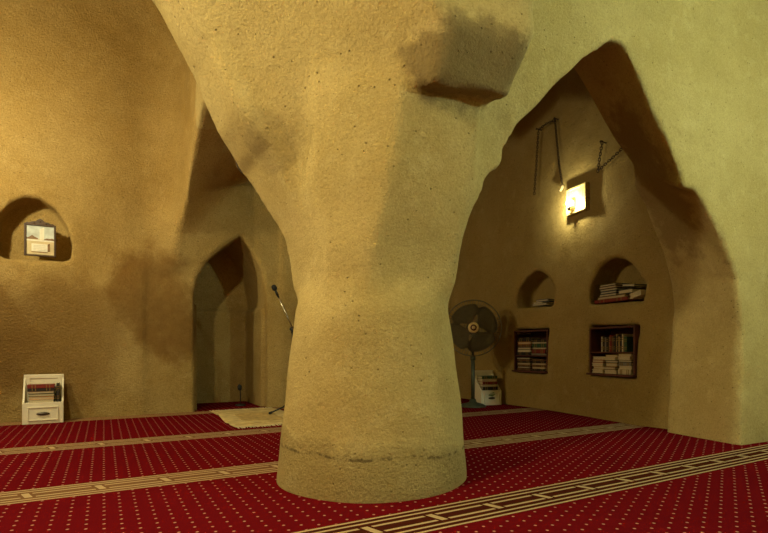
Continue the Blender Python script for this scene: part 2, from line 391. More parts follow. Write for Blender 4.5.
void = smin(void, niche_u(s2, 3.2, 3.76), 0.02)
# low ledge along the prayer-niche wall right of the niche
void = np.where((U > .5) & (V > 3.2) & (U < 3.2), void+0.03*np.clip((1.40-Z)/0.03, 0, 1)*np.clip((U-.5)/.05, 0, 1), void)

def surface_nets(D):
    ins = D < 0
    nx, ny, nz = D.shape
    cnt = np.zeros((nx-1, ny-1, nz-1), np.int8)
    for i in (0, 1):
        for j in (0, 1):
            for k in (0, 1): cnt += ins[i:nx-1+i, j:ny-1+j, k:nz-1+k]
    act = (cnt > 0) & (cnt < 8)
    idx = -np.ones(act.shape, np.int32); ci = np.argwhere(act); idx[act] = np.arange(len(ci))
    acc = np.zeros((len(ci), 3), np.float64); w_ = np.zeros(len(ci))
    for a in range(3):
        o1, o2 = [b for b in range(3) if b != a]
        for i in (0, 1):
            for j in (0, 1):
                p = ci.copy(); p[:, o1] += i; p[:, o2] += j
                q = p.copy(); q[:, a] += 1
                da = D[p[:, 0], p[:, 1], p[:, 2]].astype(np.float64); db = D[q[:, 0], q[:, 1], q[:, 2]].astype(np.float64)
                cr = (da < 0) != (db < 0)
                t = np.where(cr, da/np.where(cr, da-db, 1), 0)
                pt = p.astype(np.float64); pt[:, a] += t
                acc[cr] += pt[cr]; w_[cr] += 1
    vert = acc/w_[:, None]
    quads = []
    for a in range(3):
        b, c = (a+1) % 3, (a+2) % 3
        sl0 = [slice(None)]*3; sl1 = [slice(None)]*3; sl0[a] = slice(0, -1); sl1[a] = slice(1, None)
        A = ins[tuple(sl0)]; Bq = ins[tuple(sl1)]
        e = np.argwhere(A != Bq); flip = A[e[:, 0], e[:, 1], e[:, 2]]
        ok = (e[:, b] > 0) & (e[:, c] > 0) & (e[:, b] < D.shape[b]-1) & (e[:, c] < D.shape[c]-1)
        e = e[ok]; flip = flip[ok]
        def cell(db, dc):
            p = e.copy(); p[:, b] -= db; p[:, c] -= dc
            return idx[p[:, 0], p[:, 1], p[:, 2]]
        q = np.stack([cell(1, 1), cell(0, 1), cell(0, 0), cell(1, 0)], 1)
        q[flip] = q[flip][:, ::-1]
        quads.append(q)
    return vert, np.concatenate(quads)
vert, quads = surface_nets(void)
P3 = vert*H_+g0
# make normals point into the room (towards negative distance)
del void
a = P3[quads[:, 0]]; fn = np.cross(P3[quads[:, 2]]-a, P3[quads[:, 3]]-P3[quads[:, 1]])
vn = np.zeros_like(P3)
for k in range(4): np.add.at(vn, quads[:, k], fn)
vn /= np.linalg.norm(vn, axis=1)[:, None]+1e-12
fc = P3[quads].mean(1)
u_, v_, z_ = fc.T
r_in = np.maximum(np.abs(u_), np.abs(v_))
cls = np.full(len(fc), 5)                                     # 0 pillar 1 back 2 right 3 left 4 front 5 ceiling
low = z_ < 3.0
cls[low & (v_ > 2.9)] = 1; cls[(v_ > 2.6) & (u_ < -0.3) & (z_ < 5.2)] = 1
cls[low & (u_ > 2.72) & (v_ < 3.72) & ((v_ > -.75) | (u_ > 3.0))] = 2
cls[(v_ > 3.60) & low] = 1
cls[(u_ > 3.0) & (v_ < 3.72) & low] = 2
cls[low & (u_ < -2.95) & (v_ < 3.60)] = 3
cls[low & (v_ < -3.3)] = 4
cls[low & (v_ < -2.9) & (np.abs(u_) < .6) & (z_ < 2)] = 4
cls[(u_ > 3.0) & (v_ > .2) & (v_ < 3.72) & (z_ < 4.4)] = 2; cls[(v_ > 3.3) & (z_ < 4.4) & (u_ < 3.3)] = 1
cls[(z_ > 2.12) & (np.abs(v_) < 0.62) & (u_ < 3.2) ] = 5
cls[(z_ >= 1.95) & (np.abs(v_) < 0.62) & (u_ > 1.2) & (u_ < 3.0)] = 5
cls[(r_in < 0.95) & (z_ < 2.55)] = 0
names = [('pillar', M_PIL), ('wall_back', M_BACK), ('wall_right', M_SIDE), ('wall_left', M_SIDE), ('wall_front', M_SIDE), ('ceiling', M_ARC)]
labels = [('thick mud-plastered central pillar flaring upward from a round base on the red carpet', 'pillar'),
          ('ochre mud-plastered wall with pointed prayer niche and small picture niche', 'wall'),
          ('mud-plastered wall with two arched book niches and two square bookcases', 'wall'),
          ('plastered wall on the left outside the frame', 'wall'), ('plastered wall behind the camera', 'wall'),
          ('sand-coloured plaster arches and domes springing from the pillar', 'ceiling')]
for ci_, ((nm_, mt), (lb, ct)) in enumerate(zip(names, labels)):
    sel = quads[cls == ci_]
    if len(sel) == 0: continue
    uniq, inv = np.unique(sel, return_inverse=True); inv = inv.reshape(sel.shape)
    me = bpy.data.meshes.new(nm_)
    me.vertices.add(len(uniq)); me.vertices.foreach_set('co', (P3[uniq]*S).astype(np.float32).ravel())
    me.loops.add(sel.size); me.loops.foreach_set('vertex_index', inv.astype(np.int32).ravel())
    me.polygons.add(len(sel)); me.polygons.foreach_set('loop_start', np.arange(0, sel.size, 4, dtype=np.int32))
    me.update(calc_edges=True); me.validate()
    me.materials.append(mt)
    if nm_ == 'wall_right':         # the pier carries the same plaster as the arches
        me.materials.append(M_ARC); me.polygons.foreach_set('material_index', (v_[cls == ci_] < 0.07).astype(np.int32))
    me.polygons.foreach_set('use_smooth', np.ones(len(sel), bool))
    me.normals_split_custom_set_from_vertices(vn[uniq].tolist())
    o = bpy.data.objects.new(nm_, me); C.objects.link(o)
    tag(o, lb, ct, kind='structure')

# floor with the wall-to-wall carpet
bm = bmesh.new()
vs = [bm.verts.new(W(*p)) for p in ((-3.7, -4.0, 0), (3.75, -4.0, 0), (3.75, 5.0, 0), (-3.7, 5.0, 0))]
bm.faces.new(vs)
r = bmesh.ops.extrude_face_region(bm, geom=bm.faces[:])
for v in [g for g in r['geom'] if isinstance(g, bmesh.types.BMVert)]: v.co.z -= 0.04
bmesh.ops.recalc_face_normals(bm, faces=bm.faces[:])
tag(finish('floor', bm, M_CARPET), 'red wall-to-wall prayer carpet with beige dots and key-pattern bands', 'floor', kind='structure')

# ------------------------------------------------------------------ book stands, books
BOOK_COL = {'black': (0.018, 0.016, 0.016), 'dark green': (0.02, 0.075, 0.035), 'dark red': (0.20, 0.018, 0.014), 'brown': (0.13, 0.055, 0.022),
            'dark blue': (0.02, 0.035, 0.10), 'cream': (0.58, 0.50, 0.34), 'tan': (0.40, 0.27, 0.12), 'grey': (0.22, 0.21, 0.18), 'orange': (0.50, 0.19, 0.04)}
M_BOOK = {k: simple('book_cover_'+k.replace(' ', '_'), v, 0.45, noise=0.2, scale=50) for k, v in BOOK_COL.items()}
M_GOLD = simple('gold_tooling', (0.26, 0.18, 0.07), 0.35, 0.6)
def book(col, size, loc, rz, label, group, parts=False, upright=False, pages_front=True, tilt=0.0):
    """size = (length, depth, thickness); origin at base centre; local -y looks at the reader"""
    L, D, T = size; b = T*(0.15 if parts else 0.23)
    cov = bmesh.new()
    box(cov, (-L/2, -D/2, 0), (L/2, D/2, b)); box(cov, (-L/2, -D/2, T-b), (L/2, D/2, T))
    sy = (D/2-b, D/2) if pages_front else (-D/2, -D/2+b)
    box(cov, (-L/2, sy[0], 0.0002), (L/2, sy[1], T-0.0002))
    if not pages_front:
        for x in (-.32, -.2, .2, .32): box(cov, (L*x-.004, -D/2-.0008, 0.001), (L*x+.004, -D/2, T-.001), mat=2)
    pg = cov if not parts else bmesh.new()
    box(pg, (-L/2+.004, -D/2+.004, b), (L/2-.004, D/2-.004, T-b), mat=0 if parts else 1)
    R = Matrix.Identity(4)
    if upright: R = Matrix.Translation((0, 0, L/2)) @ Matrix.Rotation(tilt, 4, 'Y') @ Matrix.Rotation(math.pi/2, 4, 'Y') @ Matrix.Translation((0, 0, -T/2))
    elif tilt: R = Matrix.Translation((0, 0, abs(math.sin(tilt))*L/2)) @ Matrix.Rotation(tilt, 4, 'Y')
    cov.transform(R)
    o = finish('book', cov, [M_BOOK[col], M_PAGE, M_GOLD]); o.location = loc; o.rotation_euler = (0, 0, rz)
    tag(o, label, 'book', group)
    if parts:
        pg.transform(R); p = finish('pages', pg, M_PAGE, o)
    return o
def local(loc, rz, x, y, z):
    c, s = math.cos(rz), math.sin(rz)
    return (loc[0]+c*x-s*y, loc[1]+s*x+c*y, loc[2]+z)
def stand(loc, rz, w, h, label, sticker=False, d=0.23):
    t = empty('book_stand', loc, rz, label, 'book stand', 'white wooden book stands')
    hf = h*0.43; th = 0.014
    bm = bmesh.new(); box(bm, (-w/2, d/2-th, 0), (w/2, d/2, h), bev=.003)
    f = 0.03
    for lo, hi in (((-w/2+.016, d/2-th-.007, hf+.01), (-w/2+.016+f, d/2-th+.001, h-.005)), ((w/2-.016-f, d/2-th-.007, hf+.01), (w/2-.016, d/2-th+.001, h-.005)),
                   ((-w/2+.016+f, d/2-th-.007, h-.005-f), (w/2-.016-f, d/2-th+.001, h-.005))): box(bm, lo, hi, bev=.0015)
    finish('back_panel', bm, M_WHITE, t)
    for s in (-1, 1):
        bm = bmesh.new()
        prof = [(-d/2+.012, 0), (d/2-th, 0), (d/2-th, h*.93), (d/2-.045, h*.80), (-d/2+.05, hf+.035), (-d/2+.012, hf+.005)]
        x0, x1 = (-w/2, -w/2+th) if s < 0 else (w/2-th, w/2)
        a = [bm.verts.new((x0, y, z)) for y, z in prof]; b = [bm.verts.new((x1, y, z)) for y, z in prof]; n = len(prof)
        for i in range(n): bm.faces.new((a[i], b[i], b[(i+1) % n], a[(i+1) % n]))
        bm.faces.new(a); bm.faces.new(b[::-1]); bmesh.ops.recalc_face_normals(bm, faces=bm.faces[:])
        finish('side_panel', bm, M_WHITE, t)
    bm = bmesh.new(); box(bm, (-w/2+th, -d/2+.012, hf-th), (w/2-th, d/2-th, hf), bev=.001); finish('shelf', bm, M_WHITE, t)
    bm = bmesh.new(); box(bm, (-w/2, -d/2, 0), (w/2, -d/2+.012, hf), bev=.002); finish('front_frame', bm, M_WHITE, t)
    bm = bmesh.new()
    x1, z0, z1, q = w/2-.038, .028, hf-.036, .008
    box(bm, (-x1, -d/2-.003, z0), (x1, -d/2+.001, z1))
    for lo, hi in (((-x1, -d/2-.010, z1-q), (x1, -d/2-.002, z1)), ((-x1, -d/2-.010, z0), (x1, -d/2-.002, z0+q)),
                   ((-x1, -d/2-.010, z0+q), (-x1+q, -d/2-.002, z1-q)), ((x1-q, -d/2-.010, z0+q), (x1, -d/2-.002, z1-q))): box(bm, lo, hi, bev=.001)
    dr = finish('drawer', bm, M_WHITE, t)
    bm = bmesh.new(); bmesh.ops.create_uvsphere(bm, u_segments=20, v_segments=10, radius=1,
        matrix=Matrix.Translation((0, -d/2-.006, (z0+z1)/2)) @ Matrix.Diagonal((w*.165, .014, .0135, 1)))
    hd = finish('handle', bm, M_HANDLE, dr, True)
    if sticker:
        bm = bmesh.new(); prism(bm, [(-.045, .115), (.01, .10), (.05, .125), (.03, .15), (-.02, .14)], -d/2-.0045, -d/2-.003)
        st = finish('sticker', bm, simple('green_sticker', (0.16, 0.24, 0.10), 0.5), dr); st['label'] = 'torn green sticker'
    return t, hf
# left stand, against the prayer-niche wall
ll, lr = tuple(W(-1.95, 3.575, 0)), 0.04
stand(ll, lr, .30, .425, 'white wooden book stand with oval drawer handle below the small picture niche', d=.175)
g = 'books in the white stand below the picture'
z = .425*.43+.002
for i, (c, T, L, wd) in enumerate((('cream', .026, .185, 'cream book at the very bottom of the stack in the left white stand'),
                              ('orange', .025, .185, 'orange book second from the bottom in the left white stand'),
                              ('dark green', .024, .19, 'dark green book in the middle of the stack in the left white stand'),
                              ('brown', .022, .19, 'brown book below the two black ones in the left white stand'),
                              ('black', .024, .20, 'black book just under the topmost one in the left white stand'),
                              ('dark red', .032, .20, 'thick dark red book on top of the stack in the left white stand'))):
    book(c, (L, .12, T), local(ll, lr, -.012+random.uniform(-.004, .004), .0, z), lr+random.uniform(-.04, .04), wd, g, parts=True, pages_front=i < 4); z += T+.0006
book('black', (.165, .115, .022), local(ll, lr, .108, .0, .425*.43+.002), lr, 'upright black book right of the stack in the left white stand', g, parts=True, upright=True, pages_front=False)
# right stand, in the far corner beside the fan
rl, rr_ = tuple(W(3.215, 2.66, 0)), -0.17
stand(rl, rr_, .27, .40, 'white wooden book stand with green sticker beside the pedestal fan in the corner', True, d=.20)
g = 'books in the white stand beside the fan'; z = .40*.43+.002
for i, (c, T, dy, wd) in enumerate((('black', .04, -.01, 'black book lowest in the white stand beside the fan'),
                              ('cream', .024, -.008, 'thin cream book second from bottom in the stand beside the fan'),
                              ('dark red', .034, 0, 'dark red book in the middle of the stack in the stand beside the fan'),
                              ('cream', .03, 0.004, 'pale book second from top in the stand beside the fan'),
                              ('dark green', .032, .008, 'dark green book on top of the stack in the stand beside the fan'))):
    book(c, (.20, .13, T), local(rl, rr_, random.uniform(-.006, .006), dy, z), rr_+random.uniform(-.05, .05), wd, g, parts=True, pages_front=c == 'cream'); z += T+.0006

# ------------------------------------------------------------------ pedestal fan
def fan(loc, rz):
    t = empty('pedestal_fan', loc, rz, 'dark pedestal fan with wire guard and gold badge standing in the far corner', 'fan')
    Hh = .895; Rg = .318
    bm = bmesh.new(); lathe(bm, [(.148, 0), (.148, .012), (.12, .03), (.045, .05), (.03, .09)], 32); finish('base', bm, M_FANPOLE, t, True)
    bm = bmesh.new(); lathe(bm, [(.022, .08), (.022, .55)], 16, M=Matrix.Translation((0, 0, 0))); lathe(bm, [(.03, .53), (.03, .57)], 16); lathe(bm, [(.015, .56), (.015, Hh-.05)], 16)
    finish('pole', bm, M_FANPOLE, t, True)
    RX = Matrix.Translation((0, 0, Hh)) @ Matrix.Rotation(math.pi/2, 4, 'X')       # local z -> -y (towards the room)
    bm = bmesh.new(); lathe(bm, [(.02, -.17), (.06, -.16), (.075, -.10), (.07, -.03), (.03, -.01)], 24, M=RX); finish('motor_housing', bm, M_FANPOLE, t, True)
    bm = bmesh.new()
    for k in range(4):
        A = k*2*math.pi/4+0.5; n = 9; rows = []
        for i in range(n):
            r = .04+(.275-.04)*i/(n-1); wv = .30+.62*math.sin(min(1, i/(n-1)*1.25)*math.pi/2); wv *= (1-.35*max(0, (i-5)/(n-6))**2)
            row = []
            for j in range(7):
                a = A+(j/6-.5)*wv*1.9*(1 if i else 1.2); zz_ = .045+.045*(j/6-.5)*(.6+.4*i/n)
                row.append(bm.verts.new(RX @ Vector((r*math.cos(a), r*math.sin(a), zz_))))
            rows.append(row)
        for i in range(n-1):
            for j in range(6): bm.faces.new((rows[i][j], rows[i+1][j], rows[i+1][j+1], rows[i][j+1])).smooth = True
    bmesh.ops.solidify(bm, geom=bm.faces[:], thickness=.003)
    lathe(bm, [(.045, .01), (.045, .065), (.02, .075)], 20, M=RX)
    finish('blade', bm, M_FANBLADE, t).name = 'blades'
    bm = bmesh.new()
    def gp(r, front):      # guard bulge
        q = r/Rg
        return .02+(.095 if front else -.055)*math.sqrt(max(0, 1-q**3.2)) 
    for fr in (True, False):
        for k in range(60):
            a = k*2*math.pi/60
            pts = [RX @ Vector((r*math.cos(a+.10*(1-r/Rg)), r*math.sin(a+.10*(1-r/Rg)), gp(r, fr))) for r in [.045, .12, .18, .24, .28, .305, Rg]]
            tube(bm, pts, .0017, 4, caps=False)
        for r in (.045, .10, .155, .21, .265):
            tube(bm, [RX @ Vector((r*math.cos(a), r*math.sin(a), gp(r, fr))) for a in [i*2*math.pi/40 for i in range(40)]], .0018, 4, closed=True)
    tube(bm, [RX @ Vector((Rg*math.cos(a), Rg*math.sin(a), .02)) for a in [i*2*math.pi/48 for i in range(48)]], .006, 6, closed=True)
    finish('guard', bm, M_FANWIRE, t)
    bm = bmesh.new(); lathe(bm, [(.062, .112), (.060, .122), (.045, .126)], 28, M=RX); bd = finish('badge', bm, M_BADGE, t, True)
    bm = bmesh.new(); lathe(bm, [(.036, .1255), (.034, .129)], 24, M=RX); finish('badge_ring', bm, M_WOOD, bd, True)
    bm = bmesh.new(); lathe(bm, [(.020, .1285), (.016, .132)], 20, M=RX); finish('badge_centre', bm, M_BADGE, bd, True)
fl = W(2.86, 2.53, 0); fan(tuple(fl), math.atan2(-1.41-3.06, 0) if False else math.radians(-36))

# ------------------------------------------------------------------ bookcases let into the right wall
def wallU(v): return 3.43 if v > 1.6 else 3.2+0.18*(v-0.3)
def bookcase(loc, rz, w, h, d, zs, label):
    t = empty('bookcase', loc, rz, label, 'bookcase'); th = .016
    for nm, lo, hi in (('side_panel', (-w/2, 0, 0), (-w/2+th, d, h)), ('side_panel', (w/2-th, 0, 0), (w/2, d, h)), ('top_board', (-w/2+th, 0, h-th), (w/2-th, d, h)),
                       ('bottom_board', (-w/2-.012, -.028, -.014), (w/2+.006, d, 0.004)), ('back_board', (-w/2+th, d-.01, .004), (w/2-th, d, h-th)), ('shelf', (-w/2+th, .006, zs-.012), (w/2-th, d-.01, zs))):
        bm = bmesh.new(); box(bm, lo, hi, bev=.0015); finish(nm, bm, M_WOOD, t)
    return t
cols = ['black', 'brown', 'dark red', 'dark green', 'black', 'dark blue', 'tan', 'grey', 'brown']
ordn = ['lowest', 'second from bottom', 'third from bottom', 'fourth from bottom', 'fifth from bottom', 'sixth from bottom', 'seventh from bottom', 'eighth from bottom']
# bookcase nearer the fan
o1, r1 = tuple(W(3.415, 2.055, .478)), -math.pi/2
bw, bh = .50, .455
bookcase(o1, r1, bw, bh, .26, .175, 'dark wooden bookcase let into the wall nearest the fan, stacked with flat books')
g = 'flat books in the bookcase nearest the fan'
def pile(o, r, x, y0, z0, specs, where, group, L=.2):
    z = z0
    for i, (c, T, pf) in enumerate(specs):
        nm = ordn[i] if i < len(specs)-1 else 'topmost'
        Lx = L*random.uniform(.9, 1.0)
        book(c, (Lx, .16, T), local(o, r, x+random.uniform(-.005, .005), y0+random.uniform(-.006, .01), z), r+random.uniform(-.035, .035), f'{c} book, {nm}, {where}', group, pages_front=pf)
        z += T+.0006
pile(o1, r1, -.108, .095, .176, (('black', .034, False), ('cream', .026, True), ('black', .03, True), ('brown', .03, False), ('orange', .028, True), ('black', .03, False), ('black', .018, False)), 'upper left pile in bookcase nearest fan', g, .215)
pile(o1, r1, .112, .095, .176, (('grey', .02, False), ('dark red', .048, False), ('cream', .014, True), ('dark green', .046, False), ('cream', .012, True), ('black', .03, False)), 'upper right pile in bookcase nearest fan', g, .205)
pile(o1, r1, -.108, .09, .005, (('brown', .022, False), ('black', .02, True), ('brown', .02, False), ('tan', .018, True), ('black', .02, False), ('brown', .02, False), ('black', .02, True)), 'lower left pile in bookcase nearest fan', g, .21)
pile(o1, r1, .112, .09, .005, (('black', .022, False), ('tan', .018, True), ('brown', .024, False), ('tan', .018, True), ('black', .02, False), ('brown', .024, False)), 'lower right pile in bookcase nearest fan', g, .205)
# bookcase nearer the pier
vc = .775; o2, r2 = tuple(W(wallU(vc)-.005, vc, .492)), -math.pi/2-math.atan(.18)
bookcase(o2, r2, .545, .435, .26, .205, 'dark wooden bookcase let into the wall nearest the right pier, with upright books above')
g = 'upright books in the bookcase nearest the pier'
x = -.150; posn = ['first', 'second', 'third', 'fourth', 'fifth', 'sixth', 'seventh', 'eighth', 'ninth', 'tenth', 'eleventh', 'twelfth', 'thirteenth', 'fourteenth']
ups = [('cream', .016), ('black', .026), ('grey', .015), ('black', .024), ('tan', .016), ('dark red', .024), ('brown', .022), ('black', .018), ('tan', .014), ('black', .024), ('tan', .014), ('black', .022), ('cream', .016), ('dark green', .03)]
for i, (c, T) in enumerate(ups):
    hgt = random.uniform(.135, .165)
    book(c, (hgt, .13, T), local(o2, r2, x+T/2, .10+random.uniform(-.006, .006), .2055), r2, f'{c} upright book, {posn[i]} from left, upper shelf of bookcase nearest right pier', g, upright=True, pages_front=False)
    x += T+.0012
g = 'flat books in the bookcase nearest the pier'
for x, where, specs in ((-.170, 'left pile on lower shelf of bookcase nearest right pier', (('cream', .034, True), ('tan', .03, True), ('cream', .03, True), ('dark red', .03, True), ('cream', .028, True))),
                        (-.01, 'middle pile on lower shelf of bookcase nearest right pier', (('cream', .034, True), ('brown', .03, True), ('tan', .032, True), ('black', .026, True), ('cream', .026, True), ('tan', .022, True))),
                        (.155, 'right pile on lower shelf of bookcase nearest right pier', (('cream', .046, False), ('cream', .03, True), ('grey', .03, False), ('black', .022, True), ('cream', .03, True), ('tan', .022, True)))):
    pile(o2, r2, x, .085, .005, specs, where, g, .148)

# books lying in the arched niches
o3, r3 = tuple(W(wallU(.74), .74, 1.262)), r2
g = 'books in the large arched niche'
book('dark red', (.40, .19, .032), local(o3, r3, -.055, .11, 0), r3, 'long dark red book, lowest in the large arched niche', g, pages_front=False)
book('tan', (.33, .17, .022), local(o3, r3, -.06, .11, .033), r3, 'tan book lying on the long dark red book in the large arched niche', g)
pile(o3, r3, -.095, .10, .056, (('black', .026, True), ('dark blue', .022, True), ('black', .022, True), ('brown', .022, True), ('black', .02, True)), 'left pile in the large arched niche', g, .21)
book('black', (.16, .16, .05), local(o3, r3, .098, .115, .056), r3, 'thick black book between the pile and the pale packet in the large arched niche', g)
book('black', (.14, .15, .026), local(o3, r3, .12, .12, .112), r3, 'black book resting on the thick black one in the large arched niche', g, tilt=.14)
book('cream', (.12, .11, .045), local(o3, r3, .245, .06, 0.004), r3, 'small pale tilted book at the right end of the large arched niche', g, tilt=-.22)
o4, r4 = tuple(W(3.43, 2.0, 1.318)), -math.pi/2
g = 'books in the small arched niche'
book('grey', (.20, .15, .024), local(o4, r4, .06, .09, 0), r4, 'grey book lying lowest in the small arched niche', g)
book('cream', (.13, .12, .014), local(o4, r4, .03, .085, .025), r4, 'pale thin book in the middle of the small arched niche', g)
book('dark blue', (.17, .13, .026), local(o4, r4, .085, .09, .040), r4, 'dark blue book on top in the small arched niche', g)

# ------------------------------------------------------------------ framed picture in the small niche
def picture(loc, rz):
    t = empty('framed_picture', loc, rz, 'dark-framed picture of domes under a pale sky standing in the small wall niche', 'picture')
    w, h, f = .245, .295, .016
    bm = bmesh.new()
    for lo, hi in (((-w/2, -.012, 0), (-w/2+f, .012, h)), ((w/2-f, -.012, 0), (w/2, .012, h)), ((-w/2+f, -.012, 0), (w/2-f, .012, f)), ((-w/2+f, -.012, h-f), (w/2-f, .012, h))): box(bm, lo, hi, bev=.003)
    finish('frame', bm, M_FRAME, t)
    bm = bmesh.new(); y = -.004
    def quad(pts, yy, mi):
        f_ = bm.faces.new([bm.verts.new((x, yy, z)) for x, z in pts]); f_.material_index = mi
    a, b_, z0, z1 = -w/2+f, w/2-f, f, h-f
    box(bm, (a, 0, z0), (b_, .006, z1), mat=1)
    quad([(a, .16), (b_, .16), (b_, z1), (a, z1)], -.0008, 0)
    quad([(a, .165), (a+.02, .172), (a+.045, .192), (a+.065, .178), (a+.09, .166), (a+.09, .155), (a, .155)], -.0016, 2)
    quad([(b_-.075, .16), (b_-.06, .17), (b_-.03, .168), (b_-.015, .172), (b_, .166), (b_, .152), (b_-.08, .152)], -.0016, 2)
    quad([(-.005, .155), (.03, .155), (.03, z1-.01), (-.005, z1-.03)], -.0012, 3)
    quad([(a, .138), (b_, .138), (b_, .152), (a, .152)], -.0014, 3)
    quad([(a+.04, .045), (b_-.05, .045), (b_-.05, .115), (a+.04, .115)], -.0016, 3)
    quad([(b_-.05, .045), (b_-.03, .05), (b_-.032, .125), (b_-.05, .115)], -.0014, 2)
    quad([(a+.04, .035), (b_-.05, .035), (b_-.05, .043), (a+.04, .043)], -.0014, 2)
    for k in range(4): quad([(a+.052, .055+k*.014), (b_-.065, .055+k*.014), (b_-.065, .058+k*.014), (a+.052, .058+k*.014)], -.0024, 4)
    finish('print', bm, [simple('print_sky', (0.50, 0.56, 0.56), .5, noise=.3, scale=14), simple('print_sand', (0.60, 0.50, 0.30), .5, noise=.15, scale=20),
                         simple('print_brown', (0.22, 0.12, 0.05), .5, noise=.3), simple('print_cream', (0.78, 0.76, 0.66), .5), simple('print_grey', (0.5, 0.49, 0.43), .5)], t)
    bm = bmesh.new()
    pr = [(-.115, h-.002), (-.10, h+.012), (-.08, h+.010), (-.06, h+.022), (-.035, h+.024), (-.02, h+.040), (0, h+.050), (.02, h+.040), (.035, h+.024), (.06, h+.022), (.08, h+.010), (.10, h+.012), (.115, h-.002)]
    prism(bm, pr, -.006, .006)
    for x, z in ((0, .03), (-.045, .012), (.045, .012)): lathe(bm, [(.009, -.004), (.007, .002), (.001, .004)], 12, M=Matrix.Translation((x, -.007, h+z-.006)) @ Matrix.Rotation(math.pi/2, 4, 'X'))
    finish('carved_crest', bm, M_FRAME, t)
picture(tuple(W(-2.0, 3.80, 1.752)), -0.02)

# ------------------------------------------------------------------ prayer rug
def rug():
    u0, u1, v0, v1 = -.29*S, .48*S, 2.22*S, 3.66*S; cx, cy = (u0+u1)/2, (v0+v1)/2
    t = empty('prayer_rug', (cx, cy, 0), 0.0, 'beige fringed prayer rug lying on the red carpet before the prayer niche', 'rug')
    hx, hy = (u1-u0)/2, (v1-v0)/2
    def hz(x, y):
        a = .007+.012*math.exp(-((y-.12+.35*x)/.045)**2)+.010*math.exp(-((y+.30-.25*x)/.05)**2)+.003*math.sin(x*17+y*9)
        return max(a, .004)
    def sheet(x0, x1, y0, y1, nx, ny, th=.005, dz=0):
        bm = bmesh.new(); g_ = [[None]*(ny+1) for _ in range(nx+1)]; b2 = [[None]*(ny+1) for _ in range(nx+1)]
        for i in range(nx+1):
            for j in range(ny+1):
                x = x0+(x1-x0)*i/nx; y = y0+(y1-y0)*j/ny; z = hz(x, y)+dz
                sk = .02*math.sin(y*4)+.03*y*0
                g_[i][j] = bm.verts.new((x+sk, y, z)); b2[i][j] = bm.verts.new((x+sk, y, z-th))
        for i in range(nx):
            for j in range(ny):
                bm.faces.new((g_[i][j], g_[i+1][j], g_[i+1][j+1], g_[i][j+1])); bm.faces.new((b2[i][j], b2[i][j+1], b2[i+1][j+1], b2[i+1][j]))
        for i in range(nx):
            bm.faces.new((g_[i][0], b2[i][0], b2[i+1][0], g_[i+1][0])); bm.faces.new((g_[i+1][ny], b2[i+1][ny], b2[i][ny], g_[i][ny]))
        for j in range(ny):
            bm.faces.new((g_[0][j+1], b2[0][j+1], b2[0][j], g_[0][j])); bm.faces.new((g_[nx][j], b2[nx][j], b2[nx][j+1], g_[nx][j+1]))
        return bm
    finish('cloth', sheet(-hx, hx, -hy, hy, 24, 60), M_RUG, t, True)
    for lo, hi in ((-.78, -.72), (.70, .76), (.50, .53)):
        finish('woven_stripe', sheet(-hx+.04, hx-.04, hy*lo, hy*hi, 20, 3, .003, .0015), M_RUG2, t, True)
    finish('woven_field', sheet(-hx*.55, hx*.55, -hy*.6, hy*.42, 20, 30, .003, .0012), M_RUG2, t, True)
    for s in (-1, 1):
        bm = bmesh.new()
        for k in range(46):
            x = -hx+2*hx*(k+.5)/46; y = s*hy; l = random.uniform(.045, .065); dx = random.uniform(-.012, .012); sk = .02*math.sin(y*4)
            tube(bm, [(x+sk, y-s*.004, hz(x, y)), (x+sk+dx*.4, y+s*l*.5, .007), (x+sk+dx, y+s*l, .0035)], .0032, 5)
        finish('fringe', bm, M_FRINGE, t)
rug()

# ------------------------------------------------------------------ microphone stands
def mic_stand():
    b = W(.55, 3.05, 0); t = empty('microphone_stand', b, 0, 'black boom microphone stand behind the pillar beside the beige rug', 'microphone stand')
    ph = (1.0)*S
    bm = bmesh.new(); tube(bm, [(0, 0, .10), (0, 0, .52)], .011, 12); tube(bm, [(0, 0, .50), (0, 0, .55)], .016, 12); tube(bm, [(0, 0, .54), (0, 0, ph)], .007, 10)
    finish('pole', bm, M_BLACK, t)
    for a in (200, 320, 80):
        A = math.radians(a); bm = bmesh.new()
        tube(bm, [(0, 0, .14), (.12*math.cos(A), .12*math.sin(A), .07), (.27*math.cos(A), .27*math.sin(A), .028)], .008, 8)
        leg = finish('leg', bm, M_BLACK, t)
        bm = bmesh.new(); tube(bm, [(.255*math.cos(A), .255*math.sin(A), .032), (.285*math.cos(A), .285*math.sin(A), .024)], .0125, 10); finish('rubber_foot', bm, M_FOAM, leg)
    bm = bmesh.new(); lathe(bm, [(.02, -.02), (.026, -.012), (.026, .012), (.02, .02)], 16, M=Matrix.Translation((0, -.004, ph)) @ Matrix.Rotation(math.pi/2, 4, 'X'))
    tube(bm, [(0, -.02, ph), (.035, -.03, ph-.01)], .006, 8); tube(bm, [(0, 0, ph-.045), (0, 0, ph)], .012, 10)
    finish('clutch', bm, M_BLACK, t)
    d = Vector((-.22*S, 0, .46*S)); n = d.normalized(); p = Vector((0, -.02, ph))
    bm = bmesh.new(); tube(bm, [p-n*.10, p+d*.80], .0065, 10); finish('boom', bm, M_STEEL, t)
    bm = bmesh.new(); tube(bm, [p-n*.14, p-n*.10], .014, 10); finish('counterweight', bm, M_BLACK, t)
    bm = bmesh.new(); q = p+d*.80
    tube(bm, [q, q+n*.02, q+n*.022, q+n*.075], [.010, .010, .014, .012], 12); mc = finish('microphone', bm, M_BLACK, t)
    bm = bmesh.new(); tube(bm, [q+n*.072, q+n*.082, q+n*.10, q+n*.122, q+n*.132], [.014, .024, .027, .022, .008], 14); finish('foam_windscreen', bm, M_FOAM, mc)
mic_stand()
